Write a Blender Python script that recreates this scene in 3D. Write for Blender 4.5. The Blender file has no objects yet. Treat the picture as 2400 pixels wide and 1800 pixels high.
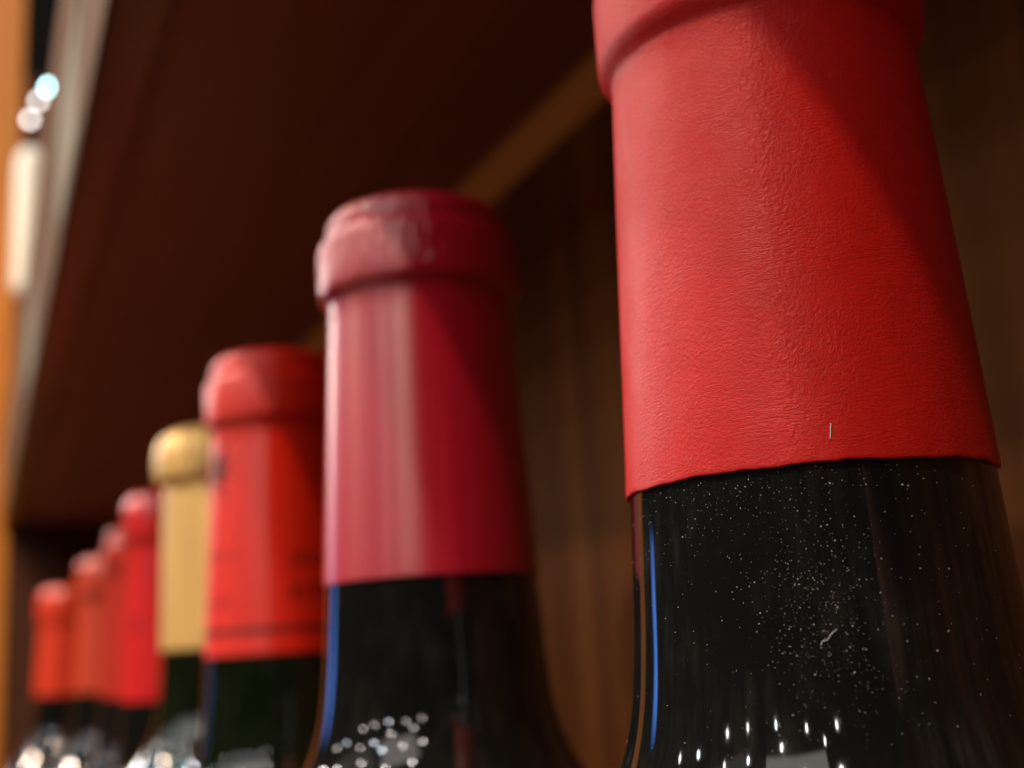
import bpy, bmesh, math, random
from mathutils import Vector, Matrix

# ------------------------------------------------------------------ camera, world, lights
S = 0.001                                    # the scene is written in millimetres
sc = bpy.context.scene
col = sc.collection
random.seed(7)

CAM = Vector((-62.752, -77.883, -11.32))
CR = Vector((0.91043, -0.40933, -0.05978)); CU = Vector((-0.03616, -0.2227, 0.97422)); CF = Vector((0.41209, 0.88479, 0.21755))
cd = bpy.data.cameras.new('camera')
cd.sensor_width = 36.0
cd.lens = 2738.94 / 2400 * 36.0
cd.clip_start = 0.002; cd.clip_end = 50.0
cd.dof.use_dof = True
cd.dof.focus_distance = 0.086
cd.dof.aperture_fstop = 20.5
cd.dof.aperture_blades = 0
cam = bpy.data.objects.new('camera', cd); col.objects.link(cam)
M = Matrix.Identity(4)
for i in range(3):
    M[i][0] = CR[i]; M[i][1] = CU[i]; M[i][2] = -CF[i]; M[i][3] = CAM[i] * S
cam.matrix_world = M
sc.camera = cam

w = bpy.data.worlds.new('World'); sc.world = w; w.use_nodes = True
bg = w.node_tree.nodes['Background']
bg.inputs[0].default_value = (1.0, 0.86, 0.72, 1); bg.inputs[1].default_value = 0.008

vs = sc.view_settings
vs.view_transform = 'Standard'; vs.look = 'None'; vs.exposure = 0.0; vs.gamma = 1.0; vs.use_curve_mapping = False
sc.cycles.use_denoising = True
sc.cycles.max_bounces = 8
sc.cycles.sample_clamp_indirect = 4.0

def aim(o, target):
    d = (Vector(target) * S - o.location).normalized()
    o.rotation_euler = d.to_track_quat('-Z', 'Y').to_euler()

def area(name, loc, target, sx, sy, power, color):
    l = bpy.data.lights.new(name, 'AREA'); l.shape = 'RECTANGLE'; l.size = sx * S; l.size_y = sy * S
    l.energy = power; l.color = color
    o = bpy.data.objects.new(name, l); col.objects.link(o); o.location = Vector(loc) * S; aim(o, target); return o

def bulb(name, loc, radius, power, color):
    l = bpy.data.lights.new(name, 'POINT'); l.shadow_soft_size = radius * S; l.energy = power; l.color = color
    o = bpy.data.objects.new(name, l); col.objects.link(o); o.location = Vector(loc) * S; return o

WARM = (1.0, 0.80, 0.58); NEUT = (1.0, 0.93, 0.86); COOL = (0.85, 0.95, 1.0)
# shop downlights in front of the shelf
bulb('shop_downlight', (-1143, -600, 2364), 32, 172, WARM)         # key: the front rail casts the slanting shadow edge
bulb('shop_downlight', (-1500, 1150, 1500), 34, 68, WARM)           # second key from farther down the aisle
for row, (x, z) in enumerate(((-520, 1500), (-1200, 2550))):
    for k in range(3):
        bulb('shop_downlight', (x, -500 + 1500 * k + 700 * row, z), 22, (26, 45)[row], (NEUT, COOL, NEUT)[(k + row) % 3])
rl = random.Random(21)
for elev, azs, power, rad in ((18, range(-50, 76, 15), 5.0, 34), (24, range(-43, 74, 19), 7.5, 34), (31, range(-52, 74, 21), 10, 36), (40, range(-40, 72, 24), 14, 36),
                              (52, range(-30, 70, 28), 17, 36), (30, range(62, 88, 12), 18, 36), (47, range(66, 88, 14), 22, 36)):
    for k, az in enumerate(azs):                                    # the rows of small lamps under the shop ceiling
        a_, e_ = math.radians(az + rl.uniform(-3.5, 3.5)), math.radians(elev + rl.uniform(-1.5, 1.5)); dist = 4000 + rl.uniform(-300, 300)
        bulb('shop_downlight', (-dist * math.cos(e_) * math.cos(a_), dist * math.cos(e_) * math.sin(a_), dist * math.sin(e_)), rad,
             1.3 * power * rl.uniform(.5, 1.4), (NEUT, NEUT, COOL)[k % 3])
area('grey_reflection_panel', (-1750, -950, 1300), (0, 60, 30), 1250, 620, 4.8, NEUT)  # added light panel, not a known window: foil streaks and grey shoulder reflection
area('dim_reflection_panel', (-2300, 900, 1500), (0, 60, 0), 2100, 800, 1.8, NEUT)  # second added dim panel, widens the grey reflection in the shoulder glass
area('aisle_light', (-1300, 4300, 1330), (0, 100, 20), 560, 700, 27, NEUT)
bs = area('blue_screen', (-205, 420, 5), (0, 22, -14), 38, 105, .0007, (0.10, 0.30, 1.0))
bs.data.spread = math.radians(18)
area('blue_screen', (-1900, 1700, 1700), (0, 0, -20), 420, 420, 1.5, (0.10, 0.30, 1.0))
area('floor_bounce', (-1500, 500, -1100), (0, 300, 90), 2200, 2600, 4.6, (1.0, 0.72, 0.5))
sl = bpy.data.lights.new('post_fill_spot', 'SPOT'); sl.energy = 26; sl.color = (1.0, .74, .42); sl.spot_size = math.radians(22); sl.spot_blend = .5; sl.shadow_soft_size = .03  # added spot that brightens the orange post, not a known shop lamp
so = bpy.data.objects.new('post_fill_spot', sl); col.objects.link(so); so.location = (-.75, .05, 1.0); aim(so, (-110, 985, 150))

# ------------------------------------------------------------------ helpers
def put(name, me, mat, parent=None, loc=(0, 0, 0)):
    if mat: me.materials.append(mat)
    o = bpy.data.objects.new(name, me); col.objects.link(o); o.parent = parent
    o.location = Vector(loc) * S
    return o

def empty(name, loc):
    o = bpy.data.objects.new(name, None); col.objects.link(o); o.location = Vector(loc) * S
    o.empty_display_size = 0.01
    return o

def tag(o, label, cat, group=None):
    o['label'] = label; o['category'] = cat
    if group: o['group'] = group

def lathe(name, prof, seg=128, warp=None, caps=True):
    """surface of revolution round z from (r, z) pairs in mm, with a UV in mm/10 (u round the girth, v height)"""
    bm = bmesh.new(); uvl = bm.loops.layers.uv.new('UVMap')
    rings = []
    for k, (r, z) in enumerate(prof):
        if r < 1e-6:
            rings.append([bm.verts.new((0, 0, z * S))]); continue
        ring = []
        for i in range(seg):
            a = 2 * math.pi * i / seg
            rr, zz = (r, z) if warp is None else warp(r, z, a, k)
            ring.append(bm.verts.new((rr * math.cos(a) * S, rr * math.sin(a) * S, zz * S)))
        rings.append(ring)
    R = 15.0
    for k in range(len(rings) - 1):
        A, B = rings[k], rings[k + 1]; za, zb = prof[k][1], prof[k + 1][1]
        for i in range(seg):
            j = (i + 1) % seg
            if len(A) == 1 and len(B) == 1: continue
            if len(A) == 1: vv = [A[0], B[j], B[i]]; uu = [(i + .5, za), (i + 1, zb), (i, zb)]
            elif len(B) == 1: vv = [A[i], A[j], B[0]]; uu = [(i, za), (i + 1, za), (i + .5, zb)]
            else: vv = [A[i], A[j], B[j], B[i]]; uu = [(i, za), (i + 1, za), (i + 1, zb), (i, zb)]
            f = bm.faces.new(vv); f.smooth = True
            for l, (u, v) in zip(f.loops, uu): l[uvl].uv = (u / seg * 2 * math.pi * R / 10, v / 10)
    bmesh.ops.recalc_face_normals(bm, faces=bm.faces)
    me = bpy.data.meshes.new(name); bm.to_mesh(me); bm.free(); return me

def boxmesh(name, lo, hi, bev=0.0):
    bm = bmesh.new(); bmesh.ops.create_cube(bm, size=1)
    for v in bm.verts:
        v.co = Vector([(lo[i] + (v.co[i] + .5) * (hi[i] - lo[i])) * S for i in range(3)])
    if bev: bmesh.ops.bevel(bm, geom=list(bm.edges), offset=bev * S, segments=3, affect='EDGES', profile=.5)
    me = bpy.data.meshes.new(name); bm.to_mesh(me); bm.free(); return me

def prism_y(name, pts, y0, y1):
    """extrude an (x, z) outline along the row"""
    bm = bmesh.new()
    a = [bm.verts.new((x * S, y0 * S, z * S)) for x, z in pts]; b = [bm.verts.new((x * S, y1 * S, z * S)) for x, z in pts]
    n = len(pts)
    for i in range(n):
        bm.faces.new((a[i], a[(i + 1) % n], b[(i + 1) % n], b[i]))
    bm.faces.new(a); bm.faces.new(b[::-1])
    bmesh.ops.recalc_face_normals(bm, faces=bm.faces)
    me = bpy.data.meshes.new(name); bm.to_mesh(me); bm.free(); return me

def smooth(pts, n=6):
    """Catmull-Rom through (r, z) pairs"""
    out = []
    for i in range(len(pts) - 1):
        p0 = pts[max(i - 1, 0)]; p1 = pts[i]; p2 = pts[i + 1]; p3 = pts[min(i + 2, len(pts) - 1)]
        for k in range(n):
            t = k / n
            out.append(tuple(.5 * (2 * p1[c] + (p2[c] - p0[c]) * t + (2 * p0[c] - 5 * p1[c] + 4 * p2[c] - p3[c]) * t * t
                                   + (3 * p1[c] - p0[c] - 3 * p2[c] + p3[c]) * t ** 3) for c in (0, 1)))
    out.append(pts[-1]); return out

# ------------------------------------------------------------------ materials
def newmat(name):
    m = bpy.data.materials.new(name); m.use_nodes = True
    nt = m.node_tree; return m, nt, nt.nodes['Principled BSDF'], nt.nodes, nt.links

def node(ns, kind, **kw):
    n = ns.new(kind)
    for k, v in kw.items():
        if k in n.inputs: n.inputs[k].default_value = v
        else: setattr(n, k, v)
    return n

def foil(name, base, rough, bump, kind='smooth', metal=0.0, coat=0.0, spec=1.0, aniso=.85, collar=None):
    m, nt, b, ns, L = newmat(name)
    b.inputs['Roughness'].default_value = rough; b.inputs['Metallic'].default_value = metal
    b.inputs['Specular IOR Level'].default_value = spec; b.inputs['Coat Weight'].default_value = coat; b.inputs['Coat Roughness'].default_value = .2
    if aniso:                               # fine crosswise grain of rolled foil: sheen drawn out along the neck
        tg = node(ns, 'ShaderNodeTangent', direction_type='RADIAL', axis='Z'); L.new(tg.outputs[0], b.inputs['Tangent'])
        b.inputs['Anisotropic'].default_value = aniso; b.inputs['Anisotropic Rotation'].default_value = .25
    tc = node(ns, 'ShaderNodeTexCoord')
    n0 = node(ns, 'ShaderNodeTexNoise', Scale=6.0, Detail=3.0); L.new(tc.outputs['UV'], n0.inputs['Vector'])
    mix = node(ns, 'ShaderNodeMix', data_type='RGBA')
    mix.inputs[6].default_value = (*[c * .86 for c in base], 1); mix.inputs[7].default_value = (*[min(1, c * 1.1) for c in base], 1)
    L.new(n0.outputs['Fac'], mix.inputs[0]); L.new(mix.outputs[2], b.inputs['Base Color'])
    if kind == 'leather':
        mp = node(ns, 'ShaderNodeMapping'); mp.inputs['Rotation'].default_value = (0, 0, math.radians(-24)); mp.inputs['Scale'].default_value = (8, 34, 1)
        L.new(tc.outputs['UV'], mp.inputs['Vector'])
        n1 = node(ns, 'ShaderNodeTexNoise', Scale=1.9, Detail=3.0, Roughness=.6, Distortion=.6); L.new(mp.outputs[0], n1.inputs['Vector'])
        n2 = node(ns, 'ShaderNodeTexNoise', Scale=34.0, Detail=4.0, Roughness=.62, Distortion=.4); L.new(tc.outputs['UV'], n2.inputs['Vector'])
        v = node(ns, 'ShaderNodeTexVoronoi', Scale=38.0); v.feature = 'DISTANCE_TO_EDGE'
        nd = node(ns, 'ShaderNodeTexNoise', Scale=12.0, Detail=2.0); L.new(tc.outputs['UV'], nd.inputs['Vector'])
        ad = node(ns, 'ShaderNodeMixRGB', blend_type='ADD'); ad.inputs[0].default_value = .12
        L.new(tc.outputs['UV'], ad.inputs[1]); L.new(nd.outputs['Color'], ad.inputs[2]); L.new(ad.outputs[0], v.inputs['Vector'])
        big = node(ns, 'ShaderNodeTexNoise', Scale=1.6, Detail=2.0); L.new(tc.outputs['UV'], big.inputs['Vector'])
        ramp = node(ns, 'ShaderNodeMapRange'); ramp.inputs[1].default_value = .35; ramp.inputs[2].default_value = .65
        L.new(big.outputs['Fac'], ramp.inputs[0])
        a1 = node(ns, 'ShaderNodeMix'); L.new(ramp.outputs[0], a1.inputs[0]); L.new(n1.outputs['Fac'], a1.inputs[2]); L.new(n2.outputs['Fac'], a1.inputs[3])
        mr = node(ns, 'ShaderNodeMapRange'); mr.inputs[2].default_value = .12; mr.inputs[3].default_value = 0.0; mr.inputs[4].default_value = .35
        L.new(v.outputs['Distance'], mr.inputs[0])
        a2 = node(ns, 'ShaderNodeMath', operation='MULTIPLY_ADD'); a2.inputs[1].default_value = .3
        L.new(mr.outputs[0], a2.inputs[0]); L.new(a1.outputs[0], a2.inputs[2])
        # the grain is patchy, and coarser along one upright crease of the foil
        pn = node(ns, 'ShaderNodeTexNoise', Scale=2.6, Detail=3.0); L.new(tc.outputs['UV'], pn.inputs['Vector'])
        pm = node(ns, 'ShaderNodeMapRange'); pm.inputs[1].default_value = .36; pm.inputs[2].default_value = .64; pm.inputs[3].default_value = .6; pm.inputs[4].default_value = 1.05
        L.new(pn.outputs['Fac'], pm.inputs[0])
        a3 = node(ns, 'ShaderNodeMath', operation='MULTIPLY'); L.new(a2.outputs[0], a3.inputs[0]); L.new(pm.outputs[0], a3.inputs[1])
        sx = node(ns, 'ShaderNodeSeparateXYZ'); L.new(ad.outputs[0], sx.inputs[0])
        su = node(ns, 'ShaderNodeMath', operation='SUBTRACT'); su.inputs[1].default_value = 6.06; L.new(sx.outputs['X'], su.inputs[0])
        ab = node(ns, 'ShaderNodeMath', operation='ABSOLUTE'); L.new(su.outputs[0], ab.inputs[0])
        cm = node(ns, 'ShaderNodeMapRange'); cm.inputs[1].default_value = .0; cm.inputs[2].default_value = .24; cm.inputs[3].default_value = .9; cm.inputs[4].default_value = 0.0
        L.new(ab.outputs[0], cm.inputs[0])
        cn = node(ns, 'ShaderNodeTexNoise', Scale=17.0, Detail=4.0, Roughness=.6, Distortion=.8); L.new(tc.outputs['UV'], cn.inputs['Vector'])
        a4 = node(ns, 'ShaderNodeMath', operation='MULTIPLY_ADD'); L.new(cm.outputs[0], a4.inputs[0]); L.new(cn.outputs['Fac'], a4.inputs[1]); L.new(a3.outputs[0], a4.inputs[2])
        bp = node(ns, 'ShaderNodeBump', Strength=bump, Distance=.00035); L.new(a4.outputs[0], bp.inputs['Height']); L.new(bp.outputs[0], b.inputs['Normal'])
    else:
        n2 = node(ns, 'ShaderNodeTexNoise', Scale=9.0, Detail=3.0); L.new(tc.outputs['UV'], n2.inputs['Vector'])
        bp = node(ns, 'ShaderNodeBump', Strength=bump, Distance=.0003); L.new(n2.outputs['Fac'], bp.inputs['Height'])
        last = bp
        if collar is not None:              # the foil is crimped over the lip: crinkles above the collar edge only
            sx = node(ns, 'ShaderNodeSeparateXYZ'); L.new(tc.outputs['UV'], sx.inputs[0])
            gt = node(ns, 'ShaderNodeMath', operation='GREATER_THAN'); gt.inputs[1].default_value = collar; L.new(sx.outputs['Y'], gt.inputs[0])
            mp = node(ns, 'ShaderNodeMapping'); mp.inputs['Scale'].default_value = (5.5, 2.2, 1); L.new(tc.outputs['UV'], mp.inputs['Vector'])
            n3 = node(ns, 'ShaderNodeTexNoise', Scale=1.5, Detail=2.0, Distortion=.7); L.new(mp.outputs[0], n3.inputs['Vector'])
            mu = node(ns, 'ShaderNodeMath', operation='MULTIPLY'); L.new(gt.outputs[0], mu.inputs[0]); L.new(n3.outputs['Fac'], mu.inputs[1])
            b2_ = node(ns, 'ShaderNodeBump', Strength=.45, Distance=.0010); L.new(mu.outputs[0], b2_.inputs['Height']); L.new(bp.outputs[0], b2_.inputs['Normal']); last = b2_
        L.new(last.outputs[0], b.inputs['Normal'])
    return m

def film(nt, b, base):
    """grey patches of dust film, with upright smears painted in for streaky room reflections"""
    ns, L = nt.nodes, nt.links
    tc = node(ns, 'ShaderNodeTexCoord'); mp = node(ns, 'ShaderNodeMapping'); mp.inputs['Scale'].default_value = (9, .9, 1); L.new(tc.outputs['UV'], mp.inputs['Vector'])
    n1 = node(ns, 'ShaderNodeTexNoise', Scale=1.3, Detail=4.0, Roughness=.6); L.new(mp.outputs[0], n1.inputs['Vector'])  # upright streaks: room reflections painted into the glass colour
    n2 = node(ns, 'ShaderNodeTexNoise', Scale=1.4, Detail=5.0, Roughness=.6); L.new(tc.outputs['UV'], n2.inputs['Vector'])
    m1 = node(ns, 'ShaderNodeMapRange'); m1.inputs[1].default_value = .42; m1.inputs[2].default_value = .75; L.new(n1.outputs['Fac'], m1.inputs[0])
    m2 = node(ns, 'ShaderNodeMapRange'); m2.inputs[1].default_value = .42; m2.inputs[2].default_value = .70; L.new(n2.outputs['Fac'], m2.inputs[0])
    mu = node(ns, 'ShaderNodeMath', operation='MULTIPLY'); L.new(m1.outputs[0], mu.inputs[0]); L.new(m2.outputs[0], mu.inputs[1])
    mix = node(ns, 'ShaderNodeMix', data_type='RGBA'); mix.inputs[6].default_value = (*base, 1); mix.inputs[7].default_value = (.026, .024, .021, 1)
    L.new(mu.outputs[0], mix.inputs[0]); L.new(mix.outputs[2], b.inputs['Base Color'])

def glassmat(name, base):
    m, nt, b, ns, L = newmat(name)
    b.inputs['Base Color'].default_value = (*base, 1); b.inputs['Roughness'].default_value = .035
    b.inputs['IOR'].default_value = 1.62
    film(nt, b, base)
    tc = node(ns, 'ShaderNodeTexCoord'); mp = node(ns, 'ShaderNodeMapping'); mp.inputs['Scale'].default_value = (2.2, .35, 1)
    L.new(tc.outputs['UV'], mp.inputs['Vector'])
    n = node(ns, 'ShaderNodeTexNoise', Scale=1.6, Detail=1.5); L.new(mp.outputs[0], n.inputs['Vector'])
    bp = node(ns, 'ShaderNodeBump', Strength=.06, Distance=.0006); L.new(n.outputs['Fac'], bp.inputs['Height']); L.new(bp.outputs[0], b.inputs['Normal'])
    # a film of dust and finger grease: rougher in patches
    n3 = node(ns, 'ShaderNodeTexNoise', Scale=3.0, Detail=5.0); L.new(tc.outputs['UV'], n3.inputs['Vector'])
    mr = node(ns, 'ShaderNodeMapRange'); mr.inputs[1].default_value = .35; mr.inputs[2].default_value = .75; mr.inputs[3].default_value = .04; mr.inputs[4].default_value = .07
    L.new(n3.outputs['Fac'], mr.inputs[0]); L.new(mr.outputs[0], b.inputs['Roughness'])
    return m

def wood(name, c0, c1, axis, rough=.4, scale=1.0, spec=.5):
    m, nt, b, ns, L = newmat(name)
    tc = node(ns, 'ShaderNodeTexCoord'); mp = node(ns, 'ShaderNodeMapping')
    s = [60.0 * scale] * 3; s[axis] = 3.0 * scale; mp.inputs['Scale'].default_value = s
    L.new(tc.outputs['Object'], mp.inputs['Vector'])
    n = node(ns, 'ShaderNodeTexNoise', Scale=1.0, Detail=6.0, Roughness=.6, Distortion=.8); L.new(mp.outputs[0], n.inputs['Vector'])
    cr = node(ns, 'ShaderNodeValToRGB'); cr.color_ramp.elements[0].position = .32; cr.color_ramp.elements[1].position = .68
    cr.color_ramp.elements[0].color = (*c0, 1); cr.color_ramp.elements[1].color = (*c1, 1)
    L.new(n.outputs['Fac'], cr.inputs[0]); L.new(cr.outputs[0], b.inputs['Base Color'])
    b.inputs['Roughness'].default_value = rough; b.inputs['Specular IOR Level'].default_value = spec
    bp = node(ns, 'ShaderNodeBump', Strength=.15, Distance=.0003); L.new(n.outputs['Fac'], bp.inputs['Height']); L.new(bp.outputs[0], b.inputs['Normal'])
    return m

def plain(name, c, rough=.5, emit=None, es=0.0, spec=.5):
    m, nt, b, ns, L = newmat(name)
    tc = node(ns, 'ShaderNodeTexCoord'); n = node(ns, 'ShaderNodeTexNoise', Scale=400.0, Detail=2.0); L.new(tc.outputs['Object'], n.inputs['Vector'])
    mix = node(ns, 'ShaderNodeMix', data_type='RGBA'); mix.inputs[6].default_value = (*[x * .9 for x in c], 1); mix.inputs[7].default_value = (*c, 1)
    L.new(n.outputs['Fac'], mix.inputs[0]); L.new(mix.outputs[2], b.inputs['Base Color'])
    b.inputs['Roughness'].default_value = rough; b.inputs['Specular IOR Level'].default_value = spec
    if emit: b.inputs['Emission Color'].default_value = (*emit, 1); b.inputs['Emission Strength'].default_value = es
    return m

MW_dark = wood('mahogany_boards', (.18, .046, .024), (.25, .070, .038), 1, .5)
MW_back = wood('back_panel_wood', (.028, .008, .003), (.25, .082, .018), 2, .65, .6, .08)
MW_end = wood('end_panel_wood', (.05, .017, .008), (.085, .03, .014), 2, .6, 1.0, .2)
MW_rail = wood('rail_wood', (.13, .045, .022), (.20, .075, .038), 1, .35)
MW_cove = wood('cove_wood', (.46, .18, .030), (.60, .25, .045), 1, .7)
MW_post = wood('orange_post_wood', (.56, .18, .018), (.68, .24, .03), 2, .45)
M_strip = plain('strip_plastic', (.17, .092, .055), .95, spec=.05)
M_card = plain('paper_card', (.30, .25, .19), .95, spec=.05)
M_tan = wood('tan_trim_wood', (.15, .072, .036), (.21, .105, .055), 1, .95, 1.0, .05)

G_black = glassmat('dark_bottle_glass', (.006, .006, .005))
G_green = glassmat('green_bottle_glass', (.005, .008, .002))
F1 = foil('red_leathery_foil', (.55, .013, .010), .40, .35, 'leather', spec=.22, aniso=.5)
F2 = foil('crimson_foil', (.46, .008, .024), .33, .05, collar=4.02)
F3 = foil('scarlet_foil', (.80, .020, .006), .31, .05, collar=3.75, spec=.6)
F4 = foil('gold_foil', (.92, .53, .155), .36, .10, metal=.4, spec=.8)
F5 = foil('cherry_foil', (.70, .018, .018), .24, .05, spec=.7, aniso=.4)
F6 = foil('brick_red_foil', (.52, .030, .018), .24, .05, spec=.7, aniso=.4)
F7 = foil('copper_red_foil', (.60, .062, .026), .24, .05, spec=.7, aniso=.4)
F8 = foil('orange_red_foil', (.74, .045, .014), .26, .05, spec=.7, aniso=.4)
M_ink = plain('dark_print', (.05, .004, .004), .5)
M_dust = plain('pale_dust', (.44, .42, .39), .8)
M_lint = plain('grey_lint', (.5, .52, .54), .8)

# ------------------------------------------------------------------ the shelf
H = CAM.z + 120; XF, XB, XBACK = -43.31, -33.74, 60.0
Y0, Y1 = -420.0, 985.0
FLOOR = -246.0
shelf = empty('wooden_shelf', (XF, 0, FLOOR - 22))
tag(shelf, 'dark brown wooden shelf unit that holds the row of bottles', 'shelf')
base = Vector((XF, 0, FLOOR - 22))
def sp(name, me, mat):
    o = put(name, me, mat, shelf); o.location = -base * S; return o
sp('back_panel', boxmesh('back_panel', (XBACK, Y0, FLOOR - 22), (XBACK + 12, Y1, 520)), MW_back)
sp('lower_board', boxmesh('lower_board', (XF + .5, Y0, FLOOR - 22), (XBACK - .2, Y1 - .2, FLOOR), 1.0), MW_dark)
sp('upper_board', boxmesh('upper_board', (XB + .2, Y0, H + 4), (XBACK - .2, Y1 - .2, H + 26)), MW_dark)
sp('front_rail', boxmesh('front_rail', (XF, Y0, H), (XB, Y1 - .2, H + 86), .4), MW_rail)
zc = CAM.z
sp('cove_moulding', prism_y('cove_moulding', [(55.0, H + 3.6), (XBACK - .1, H + 3.6), (XBACK - .1, zc + 116.0), (58.6, zc + 117.2), (56.6, zc + 120.0)], Y0, Y1 - .4), MW_cove)
sp('end_panel', boxmesh('end_panel', (XF + 4, Y1, FLOOR - 22), (XBACK + 12, Y1 + 20, 520)), MW_end)
sp('near_end_panel', boxmesh('near_end_panel', (XF + 4, Y0 - 20, FLOOR - 22), (XBACK + 12, Y0, 520)), MW_dark)
sp('end_post', boxmesh('end_post', (-190, Y1 + .5, FLOOR - 22), (XF + 3.8, Y1 + 40, 900), 1.5), MW_post)
sp('trim_strip', boxmesh('trim_strip', (XF - 1.6, Y0, H + 52), (XF - .05, Y1 - 1, H + 84), .5), M_tan)

ps = sp('price_strip', boxmesh('price_strip', (XF - 1.2, Y0, H + .4), (XF - .05, Y1 - 1, H + 48), .3), M_strip)

for (y0, y1) in ((18, 128), (196, 268), (420, 500)):
    lb = put('price_card', boxmesh('price_card', (XF - 1.55, y0, H + 4), (XF - 1.25, y1, H + 44)), M_card, ps)
# ------------------------------------------------------------------ bottles
def body_profile(zb, floor, r0=14.75, big=37.0, drop=0.0):
    # neck and shoulder: the slope dr/dz is given and integrated, so the glass has no ripples
    sl_ = [(0, .05), (10, .06), (15, .11), (18, .21), (21, .36), (24, .53), (28, .76), (32, .86), (38, .76), (45, .50), (54, .22), (66, .05), (80, 0.0)]
    def slope(d):
        for (d0, s0), (d1, s1) in zip(sl_[:-1], sl_[1:]):
            if d0 <= d <= d1:
                t = (d - d0) / (d1 - d0); t = t * t * (3 - 2 * t) if d0 >= 28 else t
                return s0 + (s1 - s0) * t
        return 0.0
    rs = [r0]; step_ = .5
    for k in range(160): rs.append(rs[-1] + slope((k + .5) * step_) * step_)
    g = (big - rs[56]) / (rs[-1] - rs[56])
    p = [(13.0, zb + 20), (r0 - .6, zb + 8)] + [((rs[k] if k <= 56 else rs[56] + (rs[k] - rs[56]) * g), zb - k * step_ - (drop if k > 0 else 0)) for k in range(0, 161, 2)]
    p += [(big, floor + 6), (big - .8, floor + 2), (big - 3, floor), (big - 12, floor + .3), (0, floor + 12)]
    return p[::-1]

def capsule_profile(zb, zr, zt, rb=15.05, rn=13.35, rr=14.75, step=True):
    q = [(rb - .5, zb + .12), (rb - .10, zb), (rb - .02, zb + .04), (rb, zb + .12), (rb, zb + .35)]
    for k in range(1, 13): q.append((rb + (rn - rb) * k / 13 + .0, zb + .12 + (zr - 1.2 - zb) * k / 13))
    q += [(rn, zr - .9), (rn + .12, zr - .45), (rn + .55, zr - .05), (rr - .35, zr + .35), (rr - .08, zr + .8), (rr, zr + 1.5)]
    t = zt - zr
    if step:
        q += [(rr + .02, zr + .3 * t), (rr, zr + .55 * t), (rr - .05, zr + .58 * t), (rr - .25, zr + .61 * t), (rr - 1.2, zr + .665 * t), (rr - 1.45, zr + .68 * t), (rr - 1.5, zr + .70 * t),
              (rr - 1.35, zr + .74 * t), (rr - 1.4, zr + .82 * t), (rr - 1.6, zr + .87 * t), (rr - 2.3, zr + .93 * t), (rr - 3.6, zr + .975 * t), (rr - 5.5, zr + .995 * t), (0, zt)]
    else:
        q += [(rr + .02, zr + .3 * t), (rr, zr + .55 * t), (rr - .3, zr + .72 * t), (rr - 1.1, zr + .86 * t), (rr - 2.6, zr + .95 * t), (rr - 5, zr + .99 * t), (0, zt)]
    return q

def view_angle(x, y):                       # plan angle of the direction from a bottle to the lens
    return math.atan2(CAM.y - y, CAM.x - x)

def bottle(x, y, zb, zr, zt, fm, gm, label, seg=96, **kw):
    root = empty('wine_bottle', (x, y, FLOOR))
    tag(root, label, 'bottle', 'bottles standing in a row on the shelf')
    off = (0, 0, -FLOOR)
    rb = kw.pop('rb', 15.05); big = kw.pop('big', 37.0); drop = kw.pop('drop', 0.0); warp = kw.pop('warp', None)
    prof = kw.pop('prof', None) or capsule_profile(zb, zr, zt, rb, **kw)
    put('glass_body', lathe('glass_body', body_profile(zb, FLOOR, rb - .32, big, drop), seg), gm, root, off)
    cap = put('foil_capsule', lathe('foil_capsule', prof, seg, warp), fm, root, off)
    return root, cap

rnd = random.Random(3)
ph = [rnd.uniform(0, 6.28) for _ in range(8)]
def warp1(r, z, a, k):
    e = .05 * math.sin(9 * a + ph[0]) + .035 * math.sin(23 * a + ph[1]) + .028 * math.sin(57 * a + ph[2]) * math.sin(7 * a + ph[6])
    if k <= 4: return r + .02 * math.sin(31 * a + ph[3]), z + e
    return r + .03 * math.sin(5 * a + ph[4] + z * .1) + .02 * math.sin(11 * a + ph[5] - z * .15), z
b1, c1 = bottle(0, 0, 0, 37.9, 52, F1, G_black, 'nearest and largest bottle with leathery matt red foil, dust on its black neck', seg=256, warp=warp1, rr=14.45)
b2, c2 = bottle(-4.4, 77.8, -2.0, 38.4, 52.2, F2, G_black, 'second bottle from the right, crimson glossy foil with a stepped cap', seg=160)
b3, c3 = bottle(-5.5, 165, -10.3, 36.2, 51.8, F3, G_green, 'third bottle from the right, scarlet foil printed with a dark star and line')
def gold_profile(zb, zr, zt):
    q = [(15.4, zb + .15), (15.9, zb), (16.0, zb + .12), (15.9, zb + 10), (15.7, zb + 25), (15.4, zr - 3), (15.3, zr - 1.2), (15.0, zr - .2), (15.5, zr + .5), (17.0, zr + 1.1),
         (17.7, zr + 2.3), (17.95, zr + 4.5), (17.9, zr + 8.6), (17.4, zr + 11.4), (16.0, zr + 14.0), (12.8, zr + 15.7), (7, zr + 16.5), (0, zt)]
    return smooth(q, 3)
b4, c4 = bottle(-1.0, 252, -7.1, 36.3, 53.0, F4, G_green, 'sparkling wine bottle in plain gold foil with a bulging cork head', rb=16.0, big=42.0, prof=gold_profile(-7.1, 36.3, 53.0))
b5, c5 = bottle(-2.6, 341, -22, 30.6, 47.4, F5, G_black, 'cherry red foil bottle just behind the gold one', step=False)
b6, c6 = bottle(-1.0, 427, -22, 27.2, 45.0, F6, G_black, 'brick red foil bottle, third from the far end of the row')
b7, c7 = bottle(-5.0, 512, -21, 22.0, 40.6, F7, G_black, 'copper red foil bottle, second from the far end of the row', step=False)
b8, c8 = bottle(-17.0, 615, -22.8, 15.0, 34.0, F8, G_black, 'orange red foil bottle at the far left end of the row', step=False)

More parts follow.
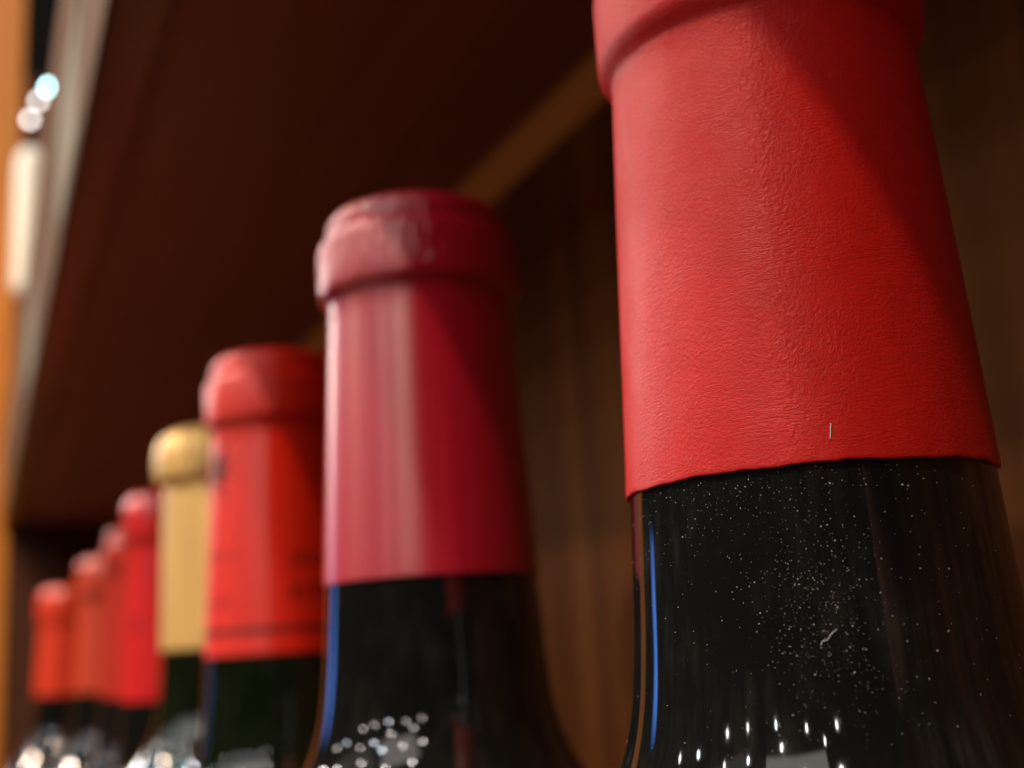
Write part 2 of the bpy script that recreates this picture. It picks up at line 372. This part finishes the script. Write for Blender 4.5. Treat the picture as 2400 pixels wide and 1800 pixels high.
# ------------------------------------------------------------------ print on the foils
def on_cyl(polys, rad, name):
    """flat outlines (arc mm, height mm) wrapped onto a cone rad(z)"""
    bm = bmesh.new(); ang = {}
    for pl in polys:
        a0 = pl[0][2]
        cs = sum(p[0] for p in pl) / len(pl), sum(p[1] for p in pl) / len(pl)
        vv = [bm.verts.new((p[0] + a0 * 1000, p[1], 0)) for p in pl]
        if len(vv) <= 4: bm.faces.new(vv)
        else:
            c = bm.verts.new((cs[0] + a0 * 1000, cs[1], 0))
            for i in range(len(vv)): bm.faces.new((c, vv[i], vv[(i + 1) % len(vv)]))
    bmesh.ops.subdivide_edges(bm, edges=list(bm.edges), cuts=3, use_grid_fill=True)
    a0 = polys[0][0][2]
    for v in bm.verts:
        s_, z = v.co.x - a0 * 1000, v.co.y; r = rad(z) + .05; a = a0 + s_ / r
        v.co = (r * math.cos(a) * S, r * math.sin(a) * S, z * S)
    me = bpy.data.meshes.new(name); bm.to_mesh(me); bm.free(); return me

def cone(zb, zr, rb=15.05, rn=13.35): return lambda z: rb + (rn - rb) * (z - zb) / (zr - 1.2 - zb)

def star(a0, z0, R, n=9):
    out = []
    for i in range(n):
        t = 2 * math.pi * i / n + .3; L_ = R * (1.0 if i % 2 else .72)
        d = (math.cos(t), math.sin(t)); p = (-d[1], d[0]); wd = R * .105
        out.append([(p[0] * wd, z0 + p[1] * wd, a0), (d[0] * L_, z0 + d[1] * L_, a0), (-p[0] * wd, z0 - p[1] * wd, a0)])
    out.append([(R * .16 * math.cos(t), z0 + R * .16 * math.sin(t), a0) for t in [2 * math.pi * k / 10 for k in range(10)]])
    return out

def marks(a0, z0, width, h, seed):
    rr = random.Random(seed); s = -width / 2; out = []
    while s < width / 2:
        wd = rr.uniform(.5, 1.1) * h * .55; hh = h * rr.choice((.7, 1, 1))
        out.append([(s, z0, a0), (s + wd * .45, z0, a0), (s + wd * .45, z0 + hh, a0), (s, z0 + hh, a0)])
        if rr.random() < .6: out.append([(s + wd * .45, z0 + hh * .8, a0), (s + wd, z0 + hh * .8, a0), (s + wd, z0 + hh, a0), (s + wd * .45, z0 + hh, a0)])
        s += wd + h * .22
    return out

def band(zc_, half, rad, name, seg=96):
    return lathe(name, [(rad(zc_ - half) + .05, zc_ - half), (rad(zc_ + half) + .05, zc_ + half)], seg)

va = view_angle(-5.5, 165); k3 = cone(-10.3, 36.2)
# positive angle = towards the left of the picture is clockwise seen from above
L3 = va - math.radians(60); R3 = va + math.radians(72)
put('emblem', on_cyl(star(L3, 27.0, 9.0), k3, 'emblem'), M_ink, c3)
put('emblem', on_cyl(star(R3, 22.0, 4.6), k3, 'emblem'), M_ink, c3)
put('lettering', on_cyl(marks(va + .55, 6.4, 11, 3.0, 1) + marks(va + .55, .2, 11, 3.0, 2), k3, 'lettering'), M_ink, c3)
put('lettering', on_cyl(marks(va - .95, 8.6, 9, 1.2, 3) + marks(va - .95, -.6, 9, 1.2, 4), k3, 'lettering'), M_ink, c3)
put('printed_line', band(-5.6, .5, k3, 'printed_line'), M_ink, c3)
k5 = cone(-22, 30.6); va5 = view_angle(-2.6, 341)
put('emblem', on_cyl(star(va5 - .75, 2.5, 4.2, 7), k5, 'emblem'), M_ink, c5)

# ------------------------------------------------------------------ dust on the near bottle
def neck_r(z):
    for (z1, r1), (z2, r2) in zip(NECK[:-1], NECK[1:]):
        if z1 >= z >= z2: return r1 + (r2 - r1) * (z1 - z) / (z1 - z2 + 1e-9)
    return NECK[-1][1]
NECK = sorted([(z, r) for r, z in body_profile(0, FLOOR, 14.73, 37.0, 0.0) if -40 < z <= 5], reverse=True)
va1 = view_angle(0, 0)
bm = bmesh.new(); rd = random.Random(11)
def speck(a, z, s):
    r = neck_r(z); c = Vector(((r + s * .25) * math.cos(a), (r + s * .25) * math.sin(a), z))
    m4 = Matrix.Translation(c * S) @ Matrix.Rotation(rd.uniform(0, 3), 4, Vector((rd.random(), rd.random(), 1)).normalized()) @ Matrix.Diagonal((s * S * rd.uniform(.6, 1.5), s * S, s * S * rd.uniform(.6, 1.5), 1))
    bmesh.ops.create_icosphere(bm, subdivisions=1, radius=.5, matrix=m4)
for i in range(1300):
    if i < 620: a = va1 + rd.gauss(.0, .15); z = -10.5 + rd.gauss(0, 3.6)
    elif i < 950: a = va1 + rd.gauss(-.05, .5); z = rd.uniform(-22, -.3)
    else: a = va1 + rd.gauss(-.35, .45); z = -abs(rd.gauss(0, 4)) - .2
    if z > -.15 or z < -24: continue
    speck(a, z, min(.17, .02 + abs(rd.gauss(0, .026)) + (.05 if rd.random() < .05 else 0)))
me = bpy.data.meshes.new('dust'); bm.to_mesh(me); bm.free()
d = put('dust', me, M_dust, b1, (0, 0, -FLOOR)); d['kind'] = 'stuff'

def fibre(name, pts, rad, parent, mat, off):
    cu = bpy.data.curves.new(name, 'CURVE'); cu.dimensions = '3D'; cu.bevel_depth = rad * S; cu.bevel_resolution = 1
    spn = cu.splines.new('POLY'); spn.points.add(len(pts) - 1)
    for p_, q_ in zip(spn.points, pts): p_.co = (*(Vector(q_) * S), 1)
    tmp = bpy.data.objects.new(name, cu); me_ = bpy.data.meshes.new_from_object(tmp); bpy.data.objects.remove(tmp)
    return put(name, me_, mat, parent, off)
def onneck(a, z, lift): r = neck_r(z) + lift; return (r * math.cos(a), r * math.sin(a), z)
fibre('lint', [onneck(va1 - .02 + t * .075, -12.6 + 1.0 * t + .16 * math.sin(11 * t) * (1 - t), .06 + .05 * math.sin(7 * t) ** 2) for t in [k / 8 for k in range(9)]], .032, b1, M_lint, (0, 0, -FLOOR))
k1 = cone(0, 37)
fibre('lint', [((k1(z) + .1) * math.cos(va1 + .13 + t * .012), (k1(z) + .1) * math.sin(va1 + .13 + t * .012), z) for t, z in [(k / 4, 1.6 + 1.1 * k / 4) for k in range(5)]], .035, b1, M_lint, (0, 0, -FLOOR))

# ------------------------------------------------------------------ guessed lamp and bulbs, made up for unidentified blurred pale shapes
M_frost = plain('frosted_lamp_glass', (.8, .76, .66), .4, (1.0, .92, .78), .10)
M_bulb = plain('guessed_bulb_glow', (.9, .9, .9), .4, (.45, .93, 1.0), 24.0)
M_bulb2 = plain('guessed_bulb_dim', (.9, .9, .9), .4, (1.0, .92, .86), 9.0)
def pix(u, v, y):
    """a point on the plane Y = y seen at pixel (u, v) of the 2400 px photograph"""
    dvec = CR * ((u - 1200) / 2738.94) - CU * ((v - 900) / 2738.94) + CF
    return CAM + dvec * ((y - CAM.y) / dvec.y)
YL = 930.0
pb = pix(62, 690, YL); pt = pix(84, 350, YL)
hl = pt.z - pb.z
lamp = empty('guessed_lamp', (pb.x, YL, pb.z))
tag(lamp, 'blurred cream cylinder at upper left, built as a guessed lamp', 'lamp')
put('lamp_shade', lathe('lamp_shade', [(0, 0), (10, 0), (11.5, 2), (12, 8), (12.2, hl * .5), (12.2, hl * .86), (11, hl * .93), (8, hl * .98), (0, hl)], 48), M_frost, lamp)
put('bracket', boxmesh('bracket', (-3, 8, hl * .3), (3, Y1 + .6 - YL, hl * .36), .5), M_tan, lamp)
for (u, v, r, m_, lb) in ((115, 205, 3.0, M_bulb, 'brightest bluish white blurred round light, built as a guessed bulb'), (90, 236, 2.6, M_bulb2, 'middle of three blurred round lights, built as guessed bulbs'),
                          (70, 280, 2.8, M_bulb2, 'lowest of three blurred round lights, built as guessed bulbs')):
    p_ = pix(u, v, YL)
    o = empty('guessed_bulb', (p_.x, YL, p_.z)); tag(o, lb, 'bulb', 'guessed bulbs beside the orange post')
    put('globe', lathe('globe', smooth([(0, -r), (r * .7, -r * .7), (r, 0), (r * .7, r * .7), (0, r)], 4), 24), m_, o)
    put('socket', lathe('socket', [(0, r * .9), (r * .4, r * .9), (r * .4, r * 1.6), (0, r * 1.6)], 16), M_tan, o)
    put('holder_arm', boxmesh('holder_arm', (-.5, 0, r * 1.1), (.5, Y1 + .6 - YL, r * 1.5)), M_tan, o)
